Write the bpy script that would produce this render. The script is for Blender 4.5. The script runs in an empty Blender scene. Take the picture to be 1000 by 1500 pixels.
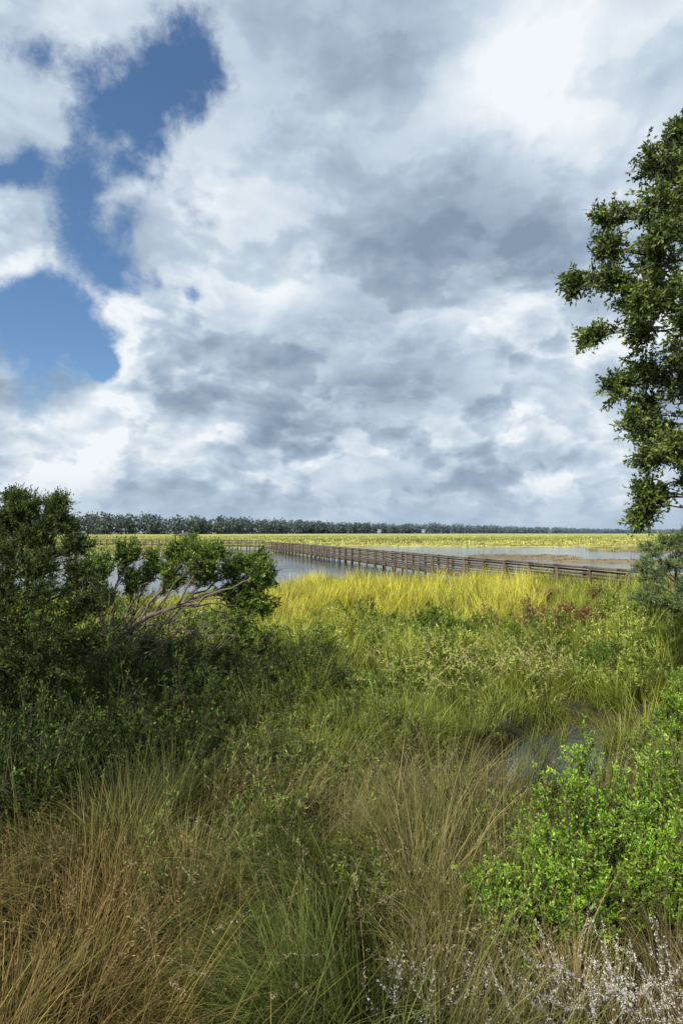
import bpy, math, numpy as np
rng = np.random.default_rng(7)
U = rng.uniform
scene = bpy.context.scene

# ------------------------------------------------------------------ helpers
def nrm(v):
    return v / (np.linalg.norm(v, axis=-1, keepdims=True) + 1e-9)

_lat = np.random.default_rng(3).random((256, 256))
def vn(x, y, s=1.0, o=0.0):
    x = np.asarray(x, float) / s + o * 17.3 + 1000
    y = np.asarray(y, float) / s + o * 9.7 + 1000
    xi = np.floor(x).astype(int); yi = np.floor(y).astype(int)
    fx = x - xi; fy = y - yi
    fx = fx*fx*(3-2*fx); fy = fy*fy*(3-2*fy)
    g = lambda a, b: _lat[a % 256, b % 256]
    return (g(xi, yi)*(1-fx)+g(xi+1, yi)*fx)*(1-fy)+(g(xi, yi+1)*(1-fx)+g(xi+1, yi+1)*fx)*fy
def fb(x, y, s=1.0, o=0.0):
    return .55*vn(x, y, s, o)+.3*vn(x, y, s*.47, o+3)+.15*vn(x, y, s*.21, o+7)
def ss(a, b, x):
    t = np.clip((x-a)/(b-a), 0, 1); return t*t*(3-2*t)
def mixc(a, b, t):
    a = np.asarray(a, float); b = np.asarray(b, float); t = np.asarray(t)[..., None]
    return a*(1-t)+b*t

class MB:
    def __init__(s): s.v = []; s.f = []; s.c = []; s.n = 0
    def add(s, v, f, c):
        s.v.append(v.reshape(-1, 3)); s.f.append(f.reshape(-1, 4)+s.n); s.c.append(c.reshape(-1, 3)); s.n += v.size//3
    def build(s, name, mat, parent=None, smooth=False):
        v = np.concatenate(s.v).astype(np.float32); f = np.concatenate(s.f).astype(np.int32); c = np.concatenate(s.c)
        me = bpy.data.meshes.new(name)
        me.vertices.add(len(v)); me.vertices.foreach_set('co', v.ravel())
        me.loops.add(f.size); me.loops.foreach_set('vertex_index', f.ravel())
        me.polygons.add(len(f)); me.polygons.foreach_set('loop_start', np.arange(0, f.size, 4, dtype=np.int32))
        me.polygons.foreach_set('loop_total', np.full(len(f), 4, dtype=np.int32))
        if smooth: me.polygons.foreach_set('use_smooth', np.ones(len(f), dtype=bool))
        me.update(calc_edges=True)
        a = me.color_attributes.new('Col', 'FLOAT_COLOR', 'POINT')
        cc = np.ones((len(v), 4), np.float32); cc[:, :3] = np.clip(c, 0, 1)
        a.data.foreach_set('color', cc.ravel())
        me.materials.append(mat)
        o = bpy.data.objects.new(name, me); scene.collection.objects.link(o)
        if parent: o.parent = parent
        return o

def empty(name):
    o = bpy.data.objects.new(name, None); scene.collection.objects.link(o); return o

def blades(mb, base, L, W, ang, phi0, kap, cb, ct, nseg=4):
    N = len(base); seg = (L/nseg)[:, None]
    pts = [base]; p = base
    for i in range(nseg):
        ph = phi0 + kap*(i+.5)/nseg
        d = np.stack([np.sin(ph)*np.cos(ang), np.sin(ph)*np.sin(ang), np.cos(ph)], 1)
        p = p+d*seg; pts.append(p)
    P = np.stack(pts, 1)
    fa = ang+math.pi/2+rng.normal(0, .7, N)
    side = np.stack([np.cos(fa), np.sin(fa), np.zeros(N)], 1)
    t = np.linspace(0, 1, nseg+1)
    w = (1-t**1.6)*.95+.05
    off = side[:, None, :]*(W[:, None]*w[None, :]*.5)[..., None]
    V = np.stack([P-off, P+off], 2)
    k = np.arange(nseg)*2
    fq = np.stack([k, k+1, k+3, k+2], 1)
    F = (np.arange(N)*(nseg+1)*2)[:, None, None]+fq[None]
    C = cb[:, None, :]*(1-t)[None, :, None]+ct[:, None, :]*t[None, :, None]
    C = np.repeat(C[:, :, None, :], 2, 2)
    mb.add(V, F, C)

def tubes(mb, P, R, col, sides=5):
    N, K, _ = P.shape
    T = np.gradient(P, axis=1); T = nrm(T)
    ref = np.where(np.abs(T[..., 2:3]) > .9, np.array([1., 0, 0]), np.array([0, 0, 1.]))
    A = nrm(np.cross(T, ref)); B = np.cross(T, A)
    th = np.arange(sides)/sides*2*math.pi
    V = P[:, :, None, :]+R[:, :, None, None]*(A[:, :, None, :]*np.cos(th)[None, None, :, None]+B[:, :, None, :]*np.sin(th)[None, None, :, None])
    k = np.arange(K-1)[:, None]*sides; j = np.arange(sides)[None, :]; j2 = (j+1) % sides
    fq = np.stack([k+j, k+j2, k+sides+j2, k+sides+j], -1).reshape(-1, 4)
    F = (np.arange(N)*K*sides)[:, None, None]+fq[None]
    C = np.broadcast_to(np.asarray(col, float).reshape((-1, 1, 1, 3)), V.shape).copy()
    mb.add(V, F, C)

def leaves(mb, P, D, L, W, C):
    N = len(P)
    S = nrm(np.cross(D, rng.normal(0, 1, (N, 3)))); Nn = np.cross(S, D)
    L = L[:, None]; W = W[:, None]
    m = P+D*L*.5+Nn*L*.06
    V = np.stack([P, m+S*W*.5, P+D*L, m-S*W*.5], 1)
    F = np.arange(N*4).reshape(N, 4)
    mb.add(V, F, np.repeat(C[:, None, :], 4, 1))

def bez(S, Cc, E, t):
    t = t[..., None]
    return S*(1-t)**2+2*Cc*t*(1-t)+E*t*t

def spray(wood, leaf, S, E, up, r0, ntw, twL, nlf, L, W, col, wcol=(.10, .075, .05), tip=None, updir=.3, spread=1., t0=.35, out=None, lvar=.25, twr=.0022):
    N = len(S)
    D = np.linalg.norm(E-S, axis=1, keepdims=True)
    Cc = (S+E)/2+np.array([0, 0, 1.])*D*up+rng.normal(0, .12, (N, 3))*D
    t = np.linspace(0, 1, 6)
    P = bez(S[:, None, :], Cc[:, None, :], E[:, None, :], np.broadcast_to(t, (N, 6)))
    P[:, 1:-1] += rng.normal(0, .012, (N, 4, 3))*D[:, None, :]
    tubes(wood, P, r0*np.linspace(1, .3, 6)[None, :]*U(.7, 1.3, (N, 1)), wcol, 4)
    M = N*ntw; bi = np.repeat(np.arange(N), ntw)
    tt = U(t0, 1, M)**.8
    p = bez(S[bi], Cc[bi], E[bi], tt)
    tg = nrm((Cc[bi]-S[bi])*(1-tt)[:, None]+(E[bi]-Cc[bi])*tt[:, None])
    d = nrm(tg*.6+rng.normal(0, .6, (M, 3))*spread+np.array([0, 0, updir]))
    l = twL*U(.4, 1.25, M)
    q = p+d*l[:, None]
    tubes(wood, np.stack([p, q], 1), np.tile([[twr*1.4, twr*.6]], (M, 1)), wcol, 3)
    bcol = np.asarray(col, float)
    if bcol.ndim == 1: bcol = np.tile(bcol, (N, 1))
    bf = U(.65, 1.35, N)[bi]*U(.75, 1.25, M)
    tcol = bcol[bi]*bf[:, None]
    if tip is not None:
        k = (U(0, 1, M) < .35)
        tcol[k] = np.asarray(tip)*U(.7, 1.2, (k.sum(), 1))
    li = np.repeat(np.arange(M), nlf); Q = M*nlf
    s = U(.05, 1.05, Q)
    lp = p[li]+d[li]*(l[li]*s)[:, None]
    ld = nrm(d[li]*.7+rng.normal(0, .6, (Q, 3))+np.array([0, 0, updir*.5]))
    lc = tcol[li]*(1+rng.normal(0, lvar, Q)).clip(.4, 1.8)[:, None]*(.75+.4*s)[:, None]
    leaves(leaf, lp, ld, L*U(.6, 1.3, Q), W*U(.7, 1.2, Q), lc)

# ------------------------------------------------------------------ terrain
def pond(x, y):
    # a winding tidal gut running away to the right
    c = 7.55+.62*(x-1.6)+.25*np.sin(1.9*x)
    hw = .50+.75*np.exp(-((x-3.1)/1.15)**2)
    s = 1-np.abs(y-c)/hw+1.0*(fb(x, y, .55, 5)-.5)
    return np.minimum(s, np.minimum(x-1.0, 7.5-x))
def wet(x, y):
    n = fb(x, y, 14, 1)-.5; n2 = fb(x, y, 30, 2)-.5
    s = np.minimum(y-(33.5+5*n-np.clip(-x-2, 0, 6)*1.1), 134+22*n2-y)
    s = np.minimum(s, np.maximum(x+.215*y+6*n, 93+8*n2-y))
    s = np.minimum(s, (75+20*n2-x*.55)+y*.55)
    for cx, cy, rx, ry in ((26, 80, 8, 5), (35, 68, 10, 2.2), (60, 112, 13, 12)):
        e = np.sqrt(((x-cx)/rx)**2+((y-cy)/ry)**2)
        s = np.minimum(s, (e-1)*ry+6*n)
    return s
def gh(x, y):
    x = np.asarray(x, float); y = np.asarray(y, float)
    s = np.maximum(wet(x, y)*.25, pond(x, y)*.9)
    w = ss(-.35, .35, s)
    near = ss(30, 8, y)
    land = .20+.10*fb(x, y, 3, 9)+near*(.35*(fb(x, y, 2.2, 4)-.3))+ss(6, 2, y)*.25+ss(-3, -9, x)*near*.5+ss(6, 11, x)*near*.4
    land = land+ss(150, 200, y)*(.35+.15*(fb(x, y, 25, 6)))+ss(430, 700, y)*.6
    return land*(1-w)-.35*w
def wetm(x, y):
    return np.maximum(wet(x, y)*.25, pond(x, y)*.9) > .0

def mat_foliage(name, trans=.3, rough=.5, spec=.35):
    m = bpy.data.materials.new(name); m.use_nodes = True; nt = m.node_tree; nt.nodes.clear()
    o = nt.nodes.new('ShaderNodeOutputMaterial'); b = nt.nodes.new('ShaderNodeBsdfPrincipled')
    tr = nt.nodes.new('ShaderNodeBsdfTranslucent'); mx = nt.nodes.new('ShaderNodeMixShader')
    a = nt.nodes.new('ShaderNodeAttribute'); a.attribute_name = 'Col'
    tc = nt.nodes.new('ShaderNodeTexCoord'); no = nt.nodes.new('ShaderNodeTexNoise'); no.inputs['Scale'].default_value = 9; no.inputs['Detail'].default_value = 0
    mr = nt.nodes.new('ShaderNodeMapRange'); mr.inputs[3].default_value = .8; mr.inputs[4].default_value = 1.2
    vm = nt.nodes.new('ShaderNodeVectorMath'); vm.operation = 'SCALE'
    L = nt.links.new
    L(tc.outputs['Object'], no.inputs['Vector']); L(no.outputs['Fac'], mr.inputs[0])
    L(a.outputs['Color'], vm.inputs[0]); L(mr.outputs[0], vm.inputs['Scale'])
    L(vm.outputs[0], b.inputs['Base Color']); L(vm.outputs[0], tr.inputs['Color'])
    b.inputs['Roughness'].default_value = rough; b.inputs['Specular IOR Level'].default_value = spec
    mx.inputs[0].default_value = trans
    L(b.outputs[0], mx.inputs[1])
    if trans > 0:
        L(tr.outputs[0], mx.inputs[2]); L(mx.outputs[0], o.inputs[0])
    else: L(b.outputs[0], o.inputs[0])
    return m
M_leaf = mat_foliage('leaf_material', .3, .5, .2)
M_grass = mat_foliage('grass_material', .3, .65, .12)
M_wood = mat_foliage('bark_material', .0, .9, .1)

def mat_ground():
    m = bpy.data.materials.new('ground_material'); m.use_nodes = True; nt = m.node_tree
    b = nt.nodes['Principled BSDF']; L = nt.links.new
    a = nt.nodes.new('ShaderNodeAttribute'); a.attribute_name = 'Col'
    tc = nt.nodes.new('ShaderNodeTexCoord')
    no = nt.nodes.new('ShaderNodeTexNoise'); no.inputs['Scale'].default_value = 3; no.inputs['Detail'].default_value = 6
    n2 = nt.nodes.new('ShaderNodeTexNoise'); n2.inputs['Scale'].default_value = .04; n2.inputs['Detail'].default_value = 6
    ad = nt.nodes.new('ShaderNodeMath'); ad.operation = 'MULTIPLY'
    mr = nt.nodes.new('ShaderNodeMapRange'); mr.inputs[1].default_value = .12; mr.inputs[2].default_value = .38; mr.inputs[3].default_value = .6; mr.inputs[4].default_value = 1.35
    vm = nt.nodes.new('ShaderNodeVectorMath'); vm.operation = 'SCALE'
    L(tc.outputs['Object'], no.inputs['Vector']); L(tc.outputs['Object'], n2.inputs['Vector'])
    L(no.outputs['Fac'], ad.inputs[0]); L(n2.outputs['Fac'], ad.inputs[1]); L(ad.outputs[0], mr.inputs[0])
    L(a.outputs['Color'], vm.inputs[0]); L(mr.outputs[0], vm.inputs['Scale']); L(vm.outputs[0], b.inputs['Base Color'])
    bp = nt.nodes.new('ShaderNodeBump'); bp.inputs['Strength'].default_value = .6; bp.inputs['Distance'].default_value = .05
    L(no.outputs['Fac'], bp.inputs['Height']); L(bp.outputs[0], b.inputs['Normal'])
    b.inputs['Roughness'].default_value = .9; b.inputs['Specular IOR Level'].default_value = .2
    return m

nx = 480
xs = np.sinh(np.linspace(-1, 1, nx)*8)/np.sinh(8)*4500
ys = np.concatenate([np.linspace(-20, 1.5, 15), np.arange(1.8, 14, .12), np.arange(14, 40, .25), 40*np.exp(np.linspace(0.006, math.log(5200/40), 330))])
X, Y = np.meshgrid(xs, ys)
Z = gh(X, Y)
V = np.stack([X, Y, Z], -1)
iy, ix = np.meshgrid(np.arange(len(ys)-1), np.arange(nx-1), indexing='ij')
k = iy*nx+ix
F = np.stack([k, k+1, k+nx+1, k+nx], -1)
soil = np.array([.04, .036, .016]); mud = np.array([.22, .17, .10]); yel = np.array([.46, .43, .15])
C = mixc(soil, mud, ss(36, 42, Y))
C = mixc(C, mixc(yel, [.32, .35, .13], ss(.4, .7, fb(X*.25, Y, 22, 8))), ss(95, 130, Y)*ss(0.02, .25, Z))
C = mixc(C, [.10, .13, .08], ss(750, 1300, Y)*1.0)
mb = MB(); mb.add(V, F, C)
mb.build('ground', mat_ground(), smooth=True)

# water
def mat_water():
    m = bpy.data.materials.new('water_material'); m.use_nodes = True; nt = m.node_tree
    b = nt.nodes['Principled BSDF']; L = nt.links.new
    b.inputs['Base Color'].default_value = (.055, .065, .065, 1); b.inputs['Roughness'].default_value = .05
    b.inputs['IOR'].default_value = 1.6; b.inputs['Specular IOR Level'].default_value = 1.
    tc = nt.nodes.new('ShaderNodeTexCoord'); no = nt.nodes.new('ShaderNodeTexNoise')
    no.inputs['Scale'].default_value = 6.; no.inputs['Detail'].default_value = 4
    n2 = nt.nodes.new('ShaderNodeTexNoise'); n2.inputs['Scale'].default_value = .12; n2.inputs['Detail'].default_value = 3
    mr = nt.nodes.new('ShaderNodeMapRange'); mr.inputs[1].default_value = .4; mr.inputs[2].default_value = .6; mr.inputs[3].default_value = .25; mr.inputs[4].default_value = .55
    bp = nt.nodes.new('ShaderNodeBump'); bp.inputs['Distance'].default_value = .035
    L(tc.outputs['Object'], no.inputs['Vector']); L(tc.outputs['Object'], n2.inputs['Vector']); L(n2.outputs['Fac'], mr.inputs[0]); L(mr.outputs[0], bp.inputs['Strength'])
    L(no.outputs['Fac'], bp.inputs['Height']); L(bp.outputs[0], b.inputs['Normal'])
    return m
mb = MB()
mb.add(np.array([[-400, -15, 0], [400, -15, 0], [400, 420, 0], [-400, 420, 0]], float), np.array([[0, 1, 2, 3]]), np.zeros((4, 3)))
mb.build('water', mat_water())

# ------------------------------------------------------------------ grass
def tufts(mb, y0, y1, dens, nb, Lr, Wr, nseg, rad, hw=.68, ex=1.2, colf=None, droop=1.0, hf=None, flowk=.9, gaps=0., bd=.5):
    area = hw*(y1*y1-y0*y0)+2*ex*(y1-y0)
    n = int(area*dens)
    y = np.sqrt(U(y0*y0, y1*y1, n)); x = U(-1, 1, n)*(hw*y+ex)
    keep = ~wetm(x, y)
    if gaps: keep &= fb(x, y, .8, 71)+U(-.08, .08, n) > gaps-.14*ss(-.8, -1.6, x)*ss(5.5, 4.5, y)
    x = x[keep]; y = y[keep]; n = len(x)
    hs = U(.6, 1.3, n)*(.5+1.0*fb(x, y, 1.1, 11))
    if hf is not None: hs = hs*hf(x, y)
    cb, ct = colf(x, y)
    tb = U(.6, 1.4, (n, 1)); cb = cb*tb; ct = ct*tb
    flow = 2*math.pi*fb(x, y, 2.2, 21)*2.2+.6
    td = U(.5, 1.7, n)
    i = np.repeat(np.arange(n), nb); N = len(i)
    a = U(0, 2*math.pi, N); r = rad*np.sqrt(U(0, 1, N))
    bx = x[i]+r*np.cos(a); by = y[i]+r*np.sin(a)
    ok = ~wetm(bx, by)
    i = i[ok]; a = a[ok]; r = r[ok]; bx = bx[ok]; by = by[ok]; N = len(i)
    vx = np.cos(a)*.8+np.cos(flow[i])*flowk; vy = np.sin(a)*.8+np.sin(flow[i])*flowk
    ang = np.arctan2(vy, vx)+rng.normal(0, .3, N)
    L = U(Lr[0], Lr[1], N)*hs[i]
    W = U(Wr[0], Wr[1], N)
    phi0 = np.abs(rng.normal(.12, .22, N))*1.0
    kap = (np.abs(rng.normal(.9, .55, N))*droop*td[i]).clip(0, 2.7)
    base = np.stack([bx, by, gh(bx, by)-.03], 1)
    v = (1+rng.normal(0, .32, N)).clip(.35, 2.0)[:, None]
    blades(mb, base, L, W, ang, phi0, kap, cb[i]*v*bd, ct[i]*v, nseg)  # self-shadow low in the tufts is painted in as darker blade bases

def near_col(x, y):
    n = len(x)
    green = np.array([.10, .165, .024]); olive = np.array([.19, .225, .042]); tan = np.array([.40, .30, .145])
    rust = np.array([.31, .19, .058]); lime = np.array([.38, .46, .055])
    q = fb(x, y, 1.8, 31); q2 = U(0, 1, n)
    c = mixc(green, olive, ss(.3, .65, q))
    c = mixc(c, tan, (ss(.52, .72, fb(x, y, 1.1, 33))*.55+(q2 > .86)*.5).clip(0, .85))
    c = mixc(c, rust, ss(-.5, -1.4, x+.35*(y-3.5))*ss(5.2, 4.2, y)*(.3+.5*(U(0, 1, n) > .35)))
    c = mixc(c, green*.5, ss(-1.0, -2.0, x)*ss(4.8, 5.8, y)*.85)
    c = mixc(c, lime, ss(2.0, 4.0, x)*ss(7.5, 10, y)*.85)
    c = mixc(c, tan*.85, ss(.2, .9, x)*ss(7., 5.2, y)*(.25+.6*(U(0, 1, n) > .45)))
    c = mixc(c, lime*.95, ss(6., 9.5, y)*ss(-2, 0, x)*.55)
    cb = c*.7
    return cb, mixc(c, tan*1.15, np.full(n, .13))
def mid_col(x, y):
    n = len(x)
    lime = np.array([.42, .48, .07]); yel = np.array([.74, .68, .10]); gr = np.array([.20, .28, .045]); tan = np.array([.55, .46, .17])
    c = mixc(gr, lime, ss(.2, .55, fb(x, y, 2.5, 41)))
    yy = ss(16, 21, y+1.5*fb(x, y, 3, 42))*ss(.42, .32, x/y)
    c = mixc(c, yel, yy*ss(.05, .45, fb(x, y, 4, 43)))
    c = mixc(c, tan, (U(0, 1, n) > .85)*.6)
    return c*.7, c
mb = MB()
plume_gap = lambda x, y: 1-.5*ss(.7, 1.1, x)*ss(2.9, 2.4, x)*ss(4.1, 3.7, y)
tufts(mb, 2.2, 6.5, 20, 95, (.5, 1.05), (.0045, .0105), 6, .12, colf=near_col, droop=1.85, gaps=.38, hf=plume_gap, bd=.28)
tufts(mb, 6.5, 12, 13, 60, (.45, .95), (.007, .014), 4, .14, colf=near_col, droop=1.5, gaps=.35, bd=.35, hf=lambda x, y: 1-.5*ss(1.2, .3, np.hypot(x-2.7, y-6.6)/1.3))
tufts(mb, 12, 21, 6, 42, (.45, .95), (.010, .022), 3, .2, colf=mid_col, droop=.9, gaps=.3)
# sparse reeds standing in the gut
n = 70; x = U(1.2, 5.5, n); y = U(6.8, 10.5, n); kk = pond(x, y) > 0; x = x[kk]; y = y[kk]
i = np.repeat(np.arange(len(x)), 14); N = len(i)
col = np.tile([.30, .32, .07], (N, 1))*U(.6, 1.3, (N, 1))
blades(mb, np.stack([x[i]+rng.normal(0, .05, N), y[i]+rng.normal(0, .05, N), np.full(N, -.05)], 1), U(.3, .75, N), U(.006, .012, N), U(0, 6.28, N), np.abs(rng.normal(.2, .2, N)), np.abs(rng.normal(1., .6, N)), col*.5, col, 4)
mb.build('meadow_grass', M_grass)
mb = MB()
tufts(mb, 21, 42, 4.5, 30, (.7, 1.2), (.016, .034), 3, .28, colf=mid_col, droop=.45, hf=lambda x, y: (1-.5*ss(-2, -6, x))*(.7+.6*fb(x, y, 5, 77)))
def isl_col(x, y):
    c = mixc([.32, .26, .12], [.46, .44, .13], ss(95, 110, y+10*(fb(x, y, 6, 51)-.5)))
    return c*.7, c
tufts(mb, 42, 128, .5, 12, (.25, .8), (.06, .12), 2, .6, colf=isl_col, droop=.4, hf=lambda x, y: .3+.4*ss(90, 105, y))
def far_col(x, y):
    c = mixc([.64, .60, .18], [.36, .41, .14], ss(.38, .62, fb(x*.22, y, 14, 52)))
    return c*.85, c
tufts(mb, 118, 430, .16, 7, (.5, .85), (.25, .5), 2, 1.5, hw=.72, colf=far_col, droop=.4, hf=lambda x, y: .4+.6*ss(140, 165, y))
mb.build('cordgrass', M_grass)

# straw seed stalks
mb = MB()
def stalks(n, xr, yr, Lr, cst, chead, nl, hl, lw, fl=.35, bend=.3):
    x = U(*xr, n); y = U(*yr, n)
    k = ~wetm(x, y); x = x[k]; y = y[k]; n = len(x)
    base = np.stack([x, y, gh(x, y)], 1)
    ang = U(0, 6.28, n); L = U(*Lr, n); phi0 = np.abs(rng.normal(0, .2, n)); kap = np.abs(rng.normal(bend, .25, n))
    c = np.tile(cst, (n, 1))*U(.7, 1.2, (n, 1))
    blades(mb, base, L, np.full(n, .004), ang, phi0, kap, c, c, 4)
    p = base.copy(); 
    for i in range(4):
        ph = phi0+kap*(i+.5)/4
        d = np.stack([np.sin(ph)*np.cos(ang), np.sin(ph)*np.sin(ang), np.cos(ph)], 1); p = p+d*(L/4)[:, None]
    i = np.repeat(np.arange(n), nl); s = U(0, 1, len(i))
    q = p[i]-d[i]*(s*fl*L[i])[:, None]+rng.normal(0, .006, (len(i), 3))
    dd = nrm(d[i]*.8+rng.normal(0, .45, (len(i), 3)))
    leaves(mb, q, dd, hl*U(.6, 1.3, len(i)), lw*U(.6, 1.2, len(i)), np.tile(chead, (len(i), 1))*U(.7, 1.15, (len(i), 1)))
stalks(260, (-1.2, 1.6), (3.2, 7.5), (.6, 1.0), (.42, .34, .17), (.50, .41, .24), 26, .025, .005, bend=.9)
stalks(200, (-3, -.6), (2.8, 5.0), (.55, .9), (.34, .24, .10), (.40, .28, .12), 26, .022, .005, bend=.7)
stalks(320, (.8, 4.8), (9.3, 13), (.9, 1.4), (.5, .5, .14), (.6, .55, .22), 22, .05, .012, bend=.9)
stalks(90, (1.6, 4.2), (6.2, 7.4), (.5, .8), (.42, .36, .14), (.5, .44, .22), 20, .03, .008, bend=1.1)
mb.build('dry_seed_stalks', M_grass)
mb = MB()
stalks(125, (1.0, 2.4), (2.85, 3.5), (.48, .74), (.35, .28, .2), (.74, .70, .66), 50, .014, .006, .5, bend=.8)
stalks(28, (.25, .8), (2.9, 3.5), (.45, .65), (.35, .28, .2), (.75, .7, .66), 40, .014, .006, .4)
mb.build('white_plume_grass', M_grass)

# ------------------------------------------------------------------ bushes
def bush(wood, leaf, cx, cy, R, H, nst, ntw, nlf, L, W, col, tip=None, twL=.22, updir=.5, low=.3, t0=.35, wcol=(.12, .09, .06), r0=.008):
    a = U(0, 6.28, nst); r = np.sqrt(U(0, 1, nst))
    ex = cx+R*r*np.cos(a); ey = cy+R*r*np.sin(a)
    bx = cx+.18*R*np.cos(a)*U(0, 1, nst); by = cy+.18*R*np.sin(a)*U(0, 1, nst)
    g = max(0., float(gh(cx, cy)))
    ez = g+H*(1-.55*r**2)*U(low, 1.05, nst)
    S = np.stack([bx, by, np.full(nst, g-.05)], 1); E = np.stack([ex, ey, ez], 1)
    spray(wood, leaf, S, E, .12, r0, ntw, twL, nlf, L, W, col, tip=tip, updir=updir, t0=t0, wcol=wcol)

def plant(name, fn):
    e = empty(name); w = MB(); l = MB(); fn(w, l)
    w.build('stems', M_wood, e); l.build('leaves', M_leaf, e)

# thicket (mass of shrubs)
w = MB(); l = MB()
for i in range(165):
    y = U(10.5, 19.5); x = U(-.66, .72)*y
    if i > 105: y = U(16, 27); x = U(.34, .72)*y
    if i > 140: y = U(15, 27); x = U(-.7, -.2)*y
    if wetm(np.array([x]), np.array([y]))[0] or pond(np.array([x]), np.array([y]))[0] > -1. or (1.0 < x < 5.0 and y < 11): continue
    if x < -.15*y and y < 13: continue
    u = x/y
    tall = U(.5, 1.25)
    k = rng.random()
    if .22 < u < .5 and y > 16 and k < .5: col = (.26, .15, .07); tip = (.30, .20, .08)
    elif k < .3: col = (.10, .17, .025); tip = (.22, .32, .05)
    elif k < .65: col = (.20, .27, .04); tip = (.38, .44, .08)
    else: col = (.32, .37, .07); tip = (.50, .52, .12)
    bush(w, l, x, y, U(.5, 1.0), tall, 22, 9, 9, .085, .030, col, tip, twL=.25)
w.build('stems', M_wood, e := empty('shrub_thicket')); l.build('leaves', M_leaf, e)

# dark low bushes lower left
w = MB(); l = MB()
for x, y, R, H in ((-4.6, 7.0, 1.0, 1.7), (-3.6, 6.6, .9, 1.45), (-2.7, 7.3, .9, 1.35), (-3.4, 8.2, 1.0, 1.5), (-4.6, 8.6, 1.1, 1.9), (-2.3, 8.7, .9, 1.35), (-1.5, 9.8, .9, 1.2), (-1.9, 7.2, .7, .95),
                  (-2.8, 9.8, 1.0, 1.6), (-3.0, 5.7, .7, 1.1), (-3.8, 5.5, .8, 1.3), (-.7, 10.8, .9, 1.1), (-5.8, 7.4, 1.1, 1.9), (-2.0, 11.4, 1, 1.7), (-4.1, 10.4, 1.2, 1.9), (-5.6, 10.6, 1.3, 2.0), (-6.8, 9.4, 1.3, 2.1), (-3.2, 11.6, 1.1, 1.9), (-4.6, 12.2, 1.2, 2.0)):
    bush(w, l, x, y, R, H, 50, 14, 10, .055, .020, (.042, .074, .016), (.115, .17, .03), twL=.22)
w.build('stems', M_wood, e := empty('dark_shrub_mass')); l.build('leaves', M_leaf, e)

# bright groundsel bushes, right
BR = (.18, .33, .030); BT = (.38, .55, .07)
for x, y, R, H in ((1.95, 4.75, .58, 1.5), (2.95, 4.9, .6, 1.45), (1.1, 4.1, .3, .7), (4.9, 8.0, .5, 1.4), (2.5, 4.3, .45, .95), (1.7, 4.3, .36, .85)):
    plant('groundsel_bush', lambda w, l: bush(w, l, x, y, R, H, 85, 15, 16, .030, .013, BR, BT, twL=.15, updir=.8, low=.2))
# small weeds, mid-field
w = MB(); l = MB()
for i in range(120):
    y = U(4.2, 11.5); x = U(-1.7, .6*y)
    if pond(np.array([x]), np.array([y]))[0] > -.3 or (1.9 < x < 4.0 and y < 7.7): continue
    bush(w, l, x, y, .35, U(.45, .9), 12, 8, 8, .05, .013, (.15, .22, .04), (.32, .38, .09), twL=.14)
w.build('stems', M_wood, e := empty('marsh_weeds')); l.build('leaves', M_leaf, e)

# ------------------------------------------------------------------ trees with explicit limbs
def limbs_tree(name, trunk, targets, limb_r, sub, ntw, twL, nlf, L, W, col, tip, updir, attach, up=.12, wcol=(.11, .09, .065), subr=.008, spread=1., ts0=.55, zs=.8):
    e = empty(name); w = MB(); l = MB()
    T = np.array(trunk, float)
    tubes(w, T[None, :, :3], T[None, :, 3], wcol, 12)
    tg = np.array(targets, float); N = len(tg)
    at = np.array([attach(t) for t in tg])
    S = at; E = tg[:, :3]; D = np.linalg.norm(E-S, axis=1, keepdims=True)
    Cc = (S+E)/2+np.array([0, 0, 1.])*D*up+rng.normal(0, .12, (N, 3))*D
    t = np.linspace(0, 1, 9)
    P = bez(S[:, None], Cc[:, None], E[:, None], np.broadcast_to(t, (N, 9)))
    P[:, 1:-1] += rng.normal(0, .02, (N, 7, 3))*D[:, None]
    tubes(w, P, limb_r*np.linspace(1, .18, 9)[None]*(D/D.mean()).clip(.5, 1.4), wcol, 7)
    i = np.repeat(np.arange(N), sub); M = len(i)
    ts = U(ts0, 1.0, M)
    s = bez(S[i], Cc[i], E[i], ts)
    en = E[i]+nrm(rng.normal(0, 1, (M, 3)))*(U(0, 1, (M, 1))**.45)*tg[i, 3:4]*np.array([1, 1, zs])
    cf = U(.7, 1.3, N)[i][:, None]*np.asarray(col)[None]
    spray(w, l, s, en, .05, subr, ntw, twL, nlf, L, W, cf, tip=tip, updir=updir, wcol=wcol, spread=spread, t0=.3)
    w.build('trunk_and_limbs', M_wood, e, smooth=True); l.build('leaves', M_leaf, e)

# live oak, right
vis = [(5.4, 9.5, .42), (4.8, 9.2, .30), (5.25, 8.9, .42), (4.35, 8.75, .22), (4.75, 8.5, .3), (5.3, 8.2, .5), (4.2, 8.1, .2), (4.65, 7.95, .3), (3.85, 7.65, .15), (4.25, 7.5, .18), (4.9, 7.4, .38), (5.4, 7.6, .5),
       (4.1, 6.75, .17), (4.4, 6.95, .2), (4.75, 6.7, .28), (5.25, 6.7, .4), (4.5, 5.9, .2), (4.85, 6.15, .26), (5.3, 5.9, .4), (4.7, 5.25, .22), (5.0, 5.5, .3), (5.35, 5.1, .38),
       (4.75, 4.65, .22), (5.05, 4.75, .26), (5.4, 4.4, .34), (4.8, 4.1, .18), (5.0, 4.1, .18), (4.78, 3.75, .1), (5.35, 9.95, .16), (5.7, 9.2, .45), (5.8, 8.5, .5), (5.8, 6.2, .5), (5.1, 8.0, .3), (5.0, 6.95, .3), (5.6, 5.0, .4), (4.6, 7.2, .25), (5.2, 6.3, .35)]
tg = [(x, 9+U(-.6, .6), z, r) for x, z, r in vis]
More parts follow.
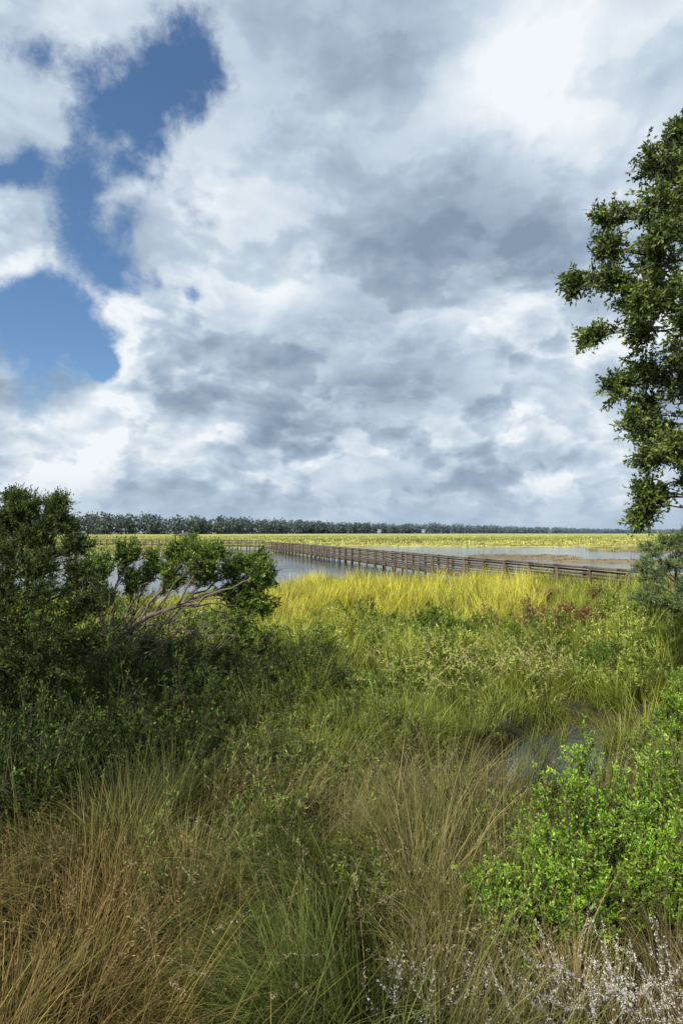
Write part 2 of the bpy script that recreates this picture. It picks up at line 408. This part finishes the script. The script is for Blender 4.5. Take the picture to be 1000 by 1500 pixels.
for i in range(44):
    a = U(-2.4, 2.4); rr = U(1.2, 3.3); z = U(4.2, 11.0)
    sc = math.sqrt(max(.12, 1-((z-7.2)/4.8)**2))
    tg.append((9.1+rr*sc*math.cos(a), 9.4+rr*sc*math.sin(a), z, .7))
trunk = [(8.2, 9.3, -.2, .36), (8.15, 9.35, 1.2, .28), (8.3, 9.4, 3.0, .24), (8.2, 9.3, 5.0, .2), (8.4, 9.5, 7.5, .14), (8.4, 9.4, 10.0, .05)]
TR = np.array(trunk)
def att(t):
    z = max(2.2, min(9.6, t[2]-.35*abs(t[0]-8.2)+U(-.5, .5)))
    return [np.interp(z, TR[:, 2], TR[:, k]) for k in range(3)]
limbs_tree('live_oak_tree', trunk, tg, .03, 17, 8, .22, 11, .075, .034, (.10, .14, .033), (.24, .30, .07), .0, att, subr=.007, ts0=.82, zs=1.25, up=.2)

# red cedar, far left
tg = []
for x, y, z, r in ((-4.55, 8.2, 3.85, .24), (-4.15, 8.3, 3.9, .18), (-4.9, 8.4, 3.7, .3), (-4.0, 8.2, 3.6, .26), (-4.4, 8.3, 3.45, .32), (-3.8, 8.2, 3.3, .22), (-4.9, 8.2, 3.2, .4), (-4.3, 8.1, 3.05, .36), (-3.75, 8.2, 2.9, .3),
                   (-4.8, 8.0, 2.8, .45), (-4.2, 8.0, 2.6, .42), (-3.6, 8.1, 2.5, .34), (-5.1, 8.3, 2.4, .5), (-4.5, 7.9, 2.2, .5), (-3.9, 7.9, 2.1, .4), (-5.4, 8.4, 3.4, .4), (-5.6, 8.3, 2.9, .55), (-6.0, 8.6, 3.3, .5), (-6.2, 8.6, 2.4, .6), (-5.5, 9.2, 3.5, .4),
                   (-4.8, 9.3, 3.0, .5), (-5.3, 8.3, 4.0, .2), (-4.75, 8.3, 4.0, .14), (-4.3, 7.9, 1.6, .5), (-5.0, 8, 1.7, .5), (-3.5, 8.2, 1.9, .35)):
    tg.append((x, y, z, r))
trunk = [(-5.2, 8.6, 0, .14), (-5.1, 8.6, 1.0, .11), (-5.05, 8.5, 2.2, .08), (-4.9, 8.5, 3.2, .05), (-4.9, 8.5, 3.8, .02)]
TC = np.array(trunk)
def att2(t):
    z = max(.8, min(3.3, t[2]-.6)); return [np.interp(z, TC[:, 2], TC[:, k]) for k in range(3)]
limbs_tree('red_cedar_tree', trunk, tg, .02, 26, 14, .17, 16, .036, .013, (.055, .085, .020), (.15, .21, .042), .5, att2, subr=.005, up=0)

# wax myrtle with bare crooked limbs
tg = []
for x, z, r in ((-4.6, 2.9, .35), (-4.1, 3.1, .28), (-3.75, 2.85, .3), (-3.25, 3.05, .3), (-2.7, 3.05, .28), (-2.65, 2.65, .32), (-2.1, 2.8, .32), (-1.65, 2.95, .22), (-1.6, 2.45, .32), (-2.1, 2.25, .3), (-3.3, 2.6, .26), (-1.45, 2.7, .25),
                (-1.5, 1.95, .3), (-4.1, 2.5, .26), (-1.9, 1.6, .35), (-3.0, 3.2, .18), (-2.3, 3.1, .2), (-4.7, 2.3, .35), (-1.75, 2.2, .3)):
    tg.append((x, 11+U(-.6, .6), z, r))
trunk = [(-4.6, 10.6, 0, .10), (-4.5, 10.7, .8, .085), (-4.2, 10.8, 1.5, .07), (-3.7, 10.9, 1.9, .05), (-3.1, 11, 2.1, .035)]
TM = np.array(trunk)
def att3(t):
    x = max(-4.4, min(-3.1, t[0]-.9)); return [x]+[np.interp(x, TM[:, 0], TM[:, k]) for k in (1, 2)]
limbs_tree('wax_myrtle_shrub', trunk, tg, .024, 24, 11, .18, 11, .062, .025, (.11, .175, .032), (.28, .39, .06), .6, att3, subr=.006, wcol=(.18, .145, .11), zs=1.)
# branchy bare twigs under it
w = MB(); n = 90
S = np.stack([U(-4.6, -2.6, n), U(10.0, 11.2, n), U(1.0, 1.9, n)], 1); E = S+np.stack([U(-.2, 1.2, n), U(-.4, .4, n), U(-.1, .8, n)], 1)
P = bez(S[:, None], ((S+E)/2+rng.normal(0, .12, (n, 3)))[:, None], E[:, None], np.broadcast_to(np.linspace(0, 1, 6), (n, 6)))
tubes(w, P, np.tile(np.linspace(.013, .004, 6), (n, 1)), (.17, .14, .11), 5)
w.build('dead_branches', M_wood)

# salt cedar at right by the boardwalk
tg = [(x, y, z, r) for x, y, z, r in ((9.7, 17, 3.2, .36), (9.2, 17, 2.9, .36), (10.2, 17, 3.3, .4), (8.9, 16.8, 2.5, .36), (9.7, 17, 2.5, .45), (10.4, 17.2, 2.6, .5), (9.3, 16.8, 2.0, .5), (10.1, 17, 1.9, .5), (10.8, 17.3, 2.9, .5), (10.9, 17.1, 2.0, .6), (9.6, 16.8, 1.4, .6), (10.4, 16.8, 1.3, .6), (11.5, 17.4, 2.5, .6), (9.0, 16.9, 1.6, .5))]
trunk = [(10.2, 17.2, .2, .08), (10.15, 17.2, 1.2, .06), (10.1, 17.2, 2.2, .04), (10.1, 17.2, 3.0, .015)]
TS = np.array(trunk)
def att4(t):
    z = max(.5, min(2.6, t[2]-.5)); return [np.interp(z, TS[:, 2], TS[:, k]) for k in range(3)]
limbs_tree('salt_cedar_shrub', trunk, tg, .02, 22, 12, .22, 11, .06, .018, (.18, .26, .10), (.32, .40, .16), .4, att4, subr=.006)

# ------------------------------------------------------------------ boardwalk
def boxes(mb, C0, ax, hx, hy, hz, col):
    N = len(C0); hx = np.broadcast_to(hx, N); hy = np.broadcast_to(hy, N); hz = np.broadcast_to(hz, N)
    a = np.concatenate([ax, np.zeros((N, 1))], 1); b = np.stack([-ax[:, 1], ax[:, 0], np.zeros(N)], 1); c = np.tile([0, 0, 1.], (N, 1))
    s = np.array([(i, j, k) for k in (-1, 1) for j in (-1, 1) for i in (-1, 1)], float)
    V = C0[:, None]+a[:, None]*(s[None, :, 0:1]*hx[:, None, None])+b[:, None]*(s[None, :, 1:2]*hy[:, None, None])+c[:, None]*(s[None, :, 2:3]*hz[:, None, None])
    fq = np.array([[0, 2, 3, 1], [4, 5, 7, 6], [0, 1, 5, 4], [2, 6, 7, 3], [0, 4, 6, 2], [1, 3, 7, 5]])
    F = (np.arange(N)*8)[:, None, None]+fq[None]
    cc = np.broadcast_to(np.asarray(col, float)*U(.7, 1.3, (N, 1)), (N, 3))
    mb.add(V, F, np.repeat(cc[:, None], 8, 1))
mbp, mbr, mbd = MB(), MB(), MB()
WD = (.125, .095, .065)
def walk(p0, p1, zd=.55, width=1.8):
    p0 = np.array(p0, float); p1 = np.array(p1, float); Ln = np.linalg.norm(p1-p0); a = (p1-p0)/Ln; b = np.array([-a[1], a[0]])
    nb = int(round(Ln/2.4)); st = Ln/nb
    s = np.arange(nb+1)*st
    for sg in (-1, 1):
        c = p0+a*s[:, None]+b*sg*width/2
        boxes(mbp, np.column_stack([c, np.full(nb+1, zd-.1)]), np.tile(a, (nb+1, 1)), .07, .07, 1.13, WD)
        m = p0+a*(s[:-1]+st/2)[:, None]+b*sg*(width/2-.095)
        for z, h in ((zd+.98, .045), (zd+.66, .06), (zd+.34, .06)):
            boxes(mbr, np.column_stack([m, np.full(nb, z)]), np.tile(a, (nb, 1)), st/2-.004, .02, h, WD)
        m2 = p0+a*(s[:-1]+st/2)[:, None]+b*sg*(width/2-.02)
        boxes(mbr, np.column_stack([m2, np.full(nb, zd+1.055)]), np.tile(a, (nb, 1)), st/2-.004, .085, .022, (.24, .21, .18))
        boxes(mbr, np.column_stack([m, np.full(nb, zd-.16)]), np.tile(a, (nb, 1)), st/2-.004, .022, .11, WD)
    n = int(Ln/.15); t = (np.arange(n)+.5)*.15
    c = p0+a*t[:, None]
    boxes(mbd, np.column_stack([c, np.full(n, zd)]), np.tile(a, (n, 1)), .07, width/2-.075, .02, (.17, .14, .11))
walk((13.9, 26.2), (-15.2, 116), .6); walk((-16.4, 117.3), (-33, 127.5), .8); walk((-37.5, 130), (-64, 146), .8); walk((25.5, 22.5), (14.6, 25.6), .55)
bw = empty('boardwalk')
mbp.build('posts', M_wood, bw); mbr.build('railings', M_wood, bw); mbd.build('deck_planks', M_wood, bw)
# gazebo
g = empty('boardwalk_gazebo'); w = MB(); r = MB()
gc = np.array([-35.2, 128.8]); A = nrm(np.array([-16.6, 10.2])); Bv = np.array([-A[1], A[0]])
cs = np.array([gc+A*i*1.6+Bv*j*1.6 for i in (-1, 0, 1) for j in (-1, 1)])
boxes(w, np.column_stack([cs, np.full(6, 1.1)]), np.tile(A, (6, 1)), .09, .09, 1.75, WD)
boxes(w, np.array([[gc[0], gc[1], .5]]), A[None], 2.2, 2.1, .08, WD)
for j in (-1, 1):
    for z in (1.0, 1.5): boxes(w, np.array([[*(gc+Bv*j*1.72), z]]), A[None], 1.6, .03, .06, WD)
e_ = []
for i, j in ((-1, -1), (1, -1), (1, 1), (-1, 1)): e_.append([*(gc+A*i*2.1+Bv*j*2.1), 2.75])
for i, j in ((-1, -1), (1, -1), (1, 1), (-1, 1)): e_.append([*(gc+A*i*.3+Bv*j*.1), 3.55])
for i, j in ((-1, -1), (1, -1), (1, 1), (-1, 1)): e_.append([*(gc+A*i*2.1+Bv*j*2.1), 2.88])
e_ = np.array(e_)
r.add(e_, np.array([[8, 9, 5, 4], [9, 10, 6, 5], [10, 11, 7, 6], [11, 8, 4, 7], [4, 5, 6, 7], [0, 3, 2, 1], [0, 1, 9, 8], [1, 2, 10, 9], [2, 3, 11, 10], [3, 0, 8, 11]]), np.tile([.12, .09, .07], (12, 1)))
w.build('posts_and_floor', M_wood, g); r.build('hip_roof', M_wood, g)

# ------------------------------------------------------------------ far tree line
line = np.array([(-620, 380), (-281, 600), (-190, 720), (-108, 900), (0, 1150), (180, 1350), (500, 1750), (1100, 2300), (2200, 2900)], float)
cum = np.concatenate([[0], np.cumsum(np.linalg.norm(np.diff(line, axis=0), axis=1))])
nt_ = 1700
s = cum[-1]*U(0, 1, nt_)**1.25
tx = np.interp(s, cum, line[:, 0]); ty = np.interp(s, cum, line[:, 1])
dp = U(0, 1, nt_)**1.5*70
tx += rng.normal(0, 3, nt_); ty = ty+dp
Ht = (15+13*fb(s, s*0, 45, 61)+U(-4, 4, nt_)+dp*.03)*(1-.3*ss(1500, 2500, ty))
Rt = U(4, 9, nt_)
nq = 70
i = np.repeat(np.arange(nt_), nq)
dirs = nrm(rng.normal(0, 1, (len(i), 3)))*U(.3, 1, (len(i), 1))**.5
P = np.stack([tx[i]+dirs[:, 0]*Rt[i], ty[i]+dirs[:, 1]*Rt[i], Ht[i]*.52+dirs[:, 2]*Ht[i]*.5], 1)
haze = ss(500, 2300, ty)[i]  # distance haze is painted into the crown colours, bluer and paler farther off
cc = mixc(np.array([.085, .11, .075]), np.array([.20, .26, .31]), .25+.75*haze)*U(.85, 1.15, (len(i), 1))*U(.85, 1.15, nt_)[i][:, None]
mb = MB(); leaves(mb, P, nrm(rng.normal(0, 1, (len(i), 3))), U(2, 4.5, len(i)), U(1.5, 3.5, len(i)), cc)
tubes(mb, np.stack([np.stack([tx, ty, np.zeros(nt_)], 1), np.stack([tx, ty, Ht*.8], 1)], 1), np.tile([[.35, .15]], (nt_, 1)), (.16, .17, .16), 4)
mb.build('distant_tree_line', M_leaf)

# houses on the far shore
def simple_mat(name, col, rough=.7):
    m = bpy.data.materials.new(name); m.use_nodes = True; nt = m.node_tree; b = nt.nodes['Principled BSDF']
    n = nt.nodes.new('ShaderNodeTexNoise'); n.inputs['Scale'].default_value = 4
    cr = nt.nodes.new('ShaderNodeValToRGB'); cr.color_ramp.elements[0].color = (*[c*.85 for c in col], 1); cr.color_ramp.elements[1].color = (*[min(1, c*1.1) for c in col], 1)
    nt.links.new(n.outputs['Fac'], cr.inputs[0]); nt.links.new(cr.outputs[0], b.inputs['Base Color']); b.inputs['Roughness'].default_value = rough
    return m
MWh = simple_mat('white_siding', (.40, .44, .46)); MRf = simple_mat('shingle_roof', (.24, .27, .30)); MGl = simple_mat('window_glass', (.14, .16, .18), .2)
for hx, hy, ww, hh in ((-23, 1110, 8, 4.5), (12, 1165, 7, 4.5), (27, 1195, 9, 5), (82, 1235, 8, 4.5), (195, 1360, 9, 5)):
    h = empty('white_house'); A1 = np.array([[1., 0]]); b1 = MB(); b2 = MB(); b3 = MB()
    z0 = 3.
    boxes(b1, np.array([[hx, hy, z0/2+hh/2]]), A1, ww/2, 5, (hh+z0)/2, (1, 1, 1))
    zt = z0+hh+.01
    v = np.array([[hx-ww/2-.6, hy-5.6, zt], [hx+ww/2+.6, hy-5.6, zt], [hx+ww/2+.6, hy+5.6, zt], [hx-ww/2-.6, hy+5.6, zt], [hx-ww/2-.6, hy, zt+3], [hx+ww/2+.6, hy, zt+3]])
    b2.add(v, np.array([[0, 1, 5, 4], [2, 3, 4, 5], [0, 3, 2, 1]]), np.ones((6, 3)))
    wx = hx+np.array([-.33, 0, .33])*ww
    for z in (z0+hh*.25, z0+hh*.72): boxes(b3, np.column_stack([wx, np.full(3, hy-5.03), np.full(3, z)]), np.tile(A1, (3, 1)), .6, .04, .8, (1, 1, 1))
    b1.build('walls', MWh, h); b2.build('roof', MRf, h); b3.build('windows', MGl, h)

# ------------------------------------------------------------------ sun
AZ, EL = math.radians(-142), math.radians(42)   # azimuth from +Y clockwise
sd = (math.sin(AZ)*math.cos(EL), math.cos(AZ)*math.cos(EL), math.sin(EL))
sl = bpy.data.lights.new('sun', 'SUN'); sl.energy = 5.0; sl.angle = math.radians(.6); sl.color = (1, .95, .84)
so = bpy.data.objects.new('sun', sl); scene.collection.objects.link(so)
from mathutils import Vector
so.rotation_euler = Vector(sd).to_track_quat('Z', 'Y').to_euler()

# ------------------------------------------------------------------ sky
wd = bpy.data.worlds.new('World'); scene.world = wd; wd.use_nodes = True; nt = wd.node_tree; nt.nodes.clear()
Lk = nt.links.new
def put(sock, v):
    if isinstance(v, (int, float)): sock.default_value = v
    elif isinstance(v, (tuple, list)): sock.default_value = v
    else: Lk(v, sock)
def M(op, a, b=0., c=None, clamp=False):
    n = nt.nodes.new('ShaderNodeMath'); n.operation = op; n.use_clamp = clamp; put(n.inputs[0], a); put(n.inputs[1], b)
    if c is not None: put(n.inputs[2], c)
    return n.outputs[0]
def VM(op, a, b=None, s=None):
    n = nt.nodes.new('ShaderNodeVectorMath'); n.operation = op; put(n.inputs[0], a)
    if b is not None: put(n.inputs[1], b)
    if s is not None: put(n.inputs['Scale'], s)
    return n.outputs['Value'] if op == 'DOT_PRODUCT' else n.outputs[0]
def NO(vec, sc, det=8, rough=.55, dist=0., lac=2.):
    n = nt.nodes.new('ShaderNodeTexNoise'); put(n.inputs['Vector'], vec); n.inputs['Scale'].default_value = sc; n.inputs['Detail'].default_value = det
    n.inputs['Roughness'].default_value = rough; n.inputs['Distortion'].default_value = dist; n.inputs['Lacunarity'].default_value = lac
    return n.outputs['Fac']
def SS(v, a, b, o0=0., o1=1.):
    n = nt.nodes.new('ShaderNodeMapRange'); n.interpolation_type = 'SMOOTHSTEP'; put(n.inputs[0], v)
    n.inputs[1].default_value = a; n.inputs[2].default_value = b; n.inputs[3].default_value = o0; n.inputs[4].default_value = o1
    return n.outputs[0]
def MX(f, a, b):
    n = nt.nodes.new('ShaderNodeMix'); n.data_type = 'RGBA'; put(n.inputs[0], f); put(n.inputs[6], a); put(n.inputs[7], b); return n.outputs[2]
tc = nt.nodes.new('ShaderNodeTexCoord'); D = VM('NORMALIZE', tc.outputs['Generated'])
sp = nt.nodes.new('ShaderNodeSeparateXYZ'); Lk(D, sp.inputs[0])
dz = M('MAXIMUM', sp.outputs[2], 0.0)
inv = M('DIVIDE', 1., M('ADD', dz, .5))
cb = nt.nodes.new('ShaderNodeCombineXYZ'); Lk(M('MULTIPLY', sp.outputs[0], inv), cb.inputs[0]); Lk(M('MULTIPLY', sp.outputs[1], inv), cb.inputs[1]); Lk(M('MULTIPLY', dz, 1.8), cb.inputs[2])
def px(u, v):
    a = np.array([u-500, 833, 780-v], float); a /= np.linalg.norm(a); return tuple(a)
def wnoise(vec, sc, det):
    wn = nt.nodes.new('ShaderNodeTexNoise'); Lk(vec, wn.inputs['Vector']); wn.inputs['Scale'].default_value = sc; wn.inputs['Detail'].default_value = det
    return VM('SUBTRACT', wn.outputs['Color'], (.5, .5, .5))
wv = wnoise(D, 5., 6)
Dw = VM('NORMALIZE', VM('ADD', D, VM('SCALE', wv, s=.26)))
Q = VM('MULTIPLY', VM('ADD', D, VM('SCALE', wv, s=.06)), (1., 1., 1.7))
Pp = VM('ADD', cb.outputs[0], VM('SCALE', wv, s=.12))
def blobs(lst):
    acc = None
    for u_, v_, r_, a_ in lst:
        k = 2./(r_/833.)**2
        g = M('MULTIPLY', M('EXPONENT', M('MULTIPLY', M('SUBTRACT', VM('DOT_PRODUCT', Dw, px(u_, v_)), 1.), k)), a_)
        acc = g if acc is None else M('ADD', acc, g)
    return acc
holes = blobs([(180, 190, 95, .85), (275, 100, 52, .6), (20, 235, 52, .85), (40, 485, 78, 1.0), (155, 395, 50, .85), (55, 50, 45, .5), (130, 535, 24, .5), (225, 415, 22, .4), (160, 300, 52, .6), (30, 370, 50, -.3), (80, 130, 40, -.2)])
shade = blobs([(690, 330, 110, -.36), (770, 400, 70, -.2), (450, 560, 90, -.2), (270, 555, 70, -.2), (640, 640, 110, -.1), (730, 555, 24, -.25), (480, 90, 120, -.12), (40, 580, 50, -.12), (560, 430, 80, -.08), (720, 690, 70, -.1),
               (735, 140, 75, .5), (640, 220, 60, .14), (900, 60, 150, .2), (745, 570, 75, .28), (360, 230, 100, .24), (150, 530, 40, .3), (90, 630, 80, .18), (400, 470, 60, .14), (880, 470, 90, .16), (40, 400, 60, .16), (560, 690, 60, .1), (230, 330, 60, .12)])
n1 = NO(Pp, 1.9, 4, .5)
off = (-.014, -.004, .030)
l1 = NO(Q, 4.6, 8, .55); l1b = NO(VM('ADD', Q, off), 4.6, 4, .5); l1c = NO(Q, 4.6, 4, .5)
l2 = NO(VM('ADD', Q, (5.2, 1.3, 0)), 7.5, 7, .55)
l3 = NO(VM('ADD', VM('MULTIPLY', Q, (1., 1., 1.25)), (1.2, 8.3, 0)), 3.1, 8, .54)
low = SS(dz, .22, .62, 1., .35)
# each bank: crisp lit rim where its density field begins, greyer towards its core
def bank(n, w, k, t=.5):
    m = SS(n, t-.012, t+.045)
    return M('MULTIPLY', m, M('SUBTRACT', w, M('MULTIPLY', M('SUBTRACT', n, t), k)))
banks = M('ADD', M('ADD', bank(l1, .25, 2.2), bank(l3, .27, 2.6, .51)), bank(l2, .15, 1.4, .53))
emb = M('ADD', M('MULTIPLY', M('SUBTRACT', l1c, l1b), 2.2), banks)
emb = M('MULTIPLY', emb, low)
val = M('ADD', M('MULTIPLY', M('SUBTRACT', n1, .5), 1.1), M('MULTIPLY', M('SUBTRACT', l1, .5), .6))
val = M('ADD', M('ADD', val, emb), M('ADD', shade, .48))
cr = nt.nodes.new('ShaderNodeValToRGB'); Lk(val, cr.inputs[0]); e = cr.color_ramp.elements
e[0].position = .05; e[0].color = (.24, .32, .43, 1); e[1].position = .96; e[1].color = (.88, .93, .97, 1)
for p_, c_ in ((.3, (.34, .43, .55)), (.52, (.47, .57, .69)), (.74, (.65, .74, .83))):
    x_ = e.new(p_); x_.color = (*c_, 1)
an = M('ADD', M('MULTIPLY', M('SUBTRACT', NO(VM('MULTIPLY', Q, (1., 1., .6)), 5.0, 8, .64), .5), 4.2), .5)
alpha = SS(M('SUBTRACT', M('ADD', an, 1.05), M('MULTIPLY', holes, 1.75)), .0, .85)
sky = nt.nodes.new('ShaderNodeTexSky'); sky.sky_type = 'NISHITA'; sky.sun_disc = False; sky.sun_elevation = EL; sky.sun_rotation = AZ
blue = VM('MULTIPLY', sky.outputs[0], (.95, 1.2, 1.4))
cloud = VM('SCALE', cr.outputs[0], s=10.)
col = MX(alpha, blue, cloud)
hz = SS(dz, .0, .10, 1., 0.)
col = MX(M('MULTIPLY', hz, .8), col, (4.3, 5.4, 6.7, 1))
bg = nt.nodes.new('ShaderNodeBackground'); Lk(col, bg.inputs[0]); bg.inputs[1].default_value = .1
wo = nt.nodes.new('ShaderNodeOutputWorld'); Lk(bg.outputs[0], wo.inputs[0])
try:
    wd.cycles.sampling_method = 'MANUAL'; wd.cycles.sample_map_resolution = 256
except Exception: pass

# ------------------------------------------------------------------ camera
cam = bpy.data.cameras.new('camera'); co = bpy.data.objects.new('camera', cam); scene.collection.objects.link(co)
co.location = (0, 0, 3.5); co.rotation_euler = (math.radians(90), 0, 0)
cam.lens = 20; cam.sensor_width = 36; cam.shift_y = .02; cam.clip_end = 12000; cam.clip_start = .05
scene.camera = co
scene.view_settings.view_transform = 'Standard'; scene.view_settings.look = 'None'; scene.view_settings.exposure = 0
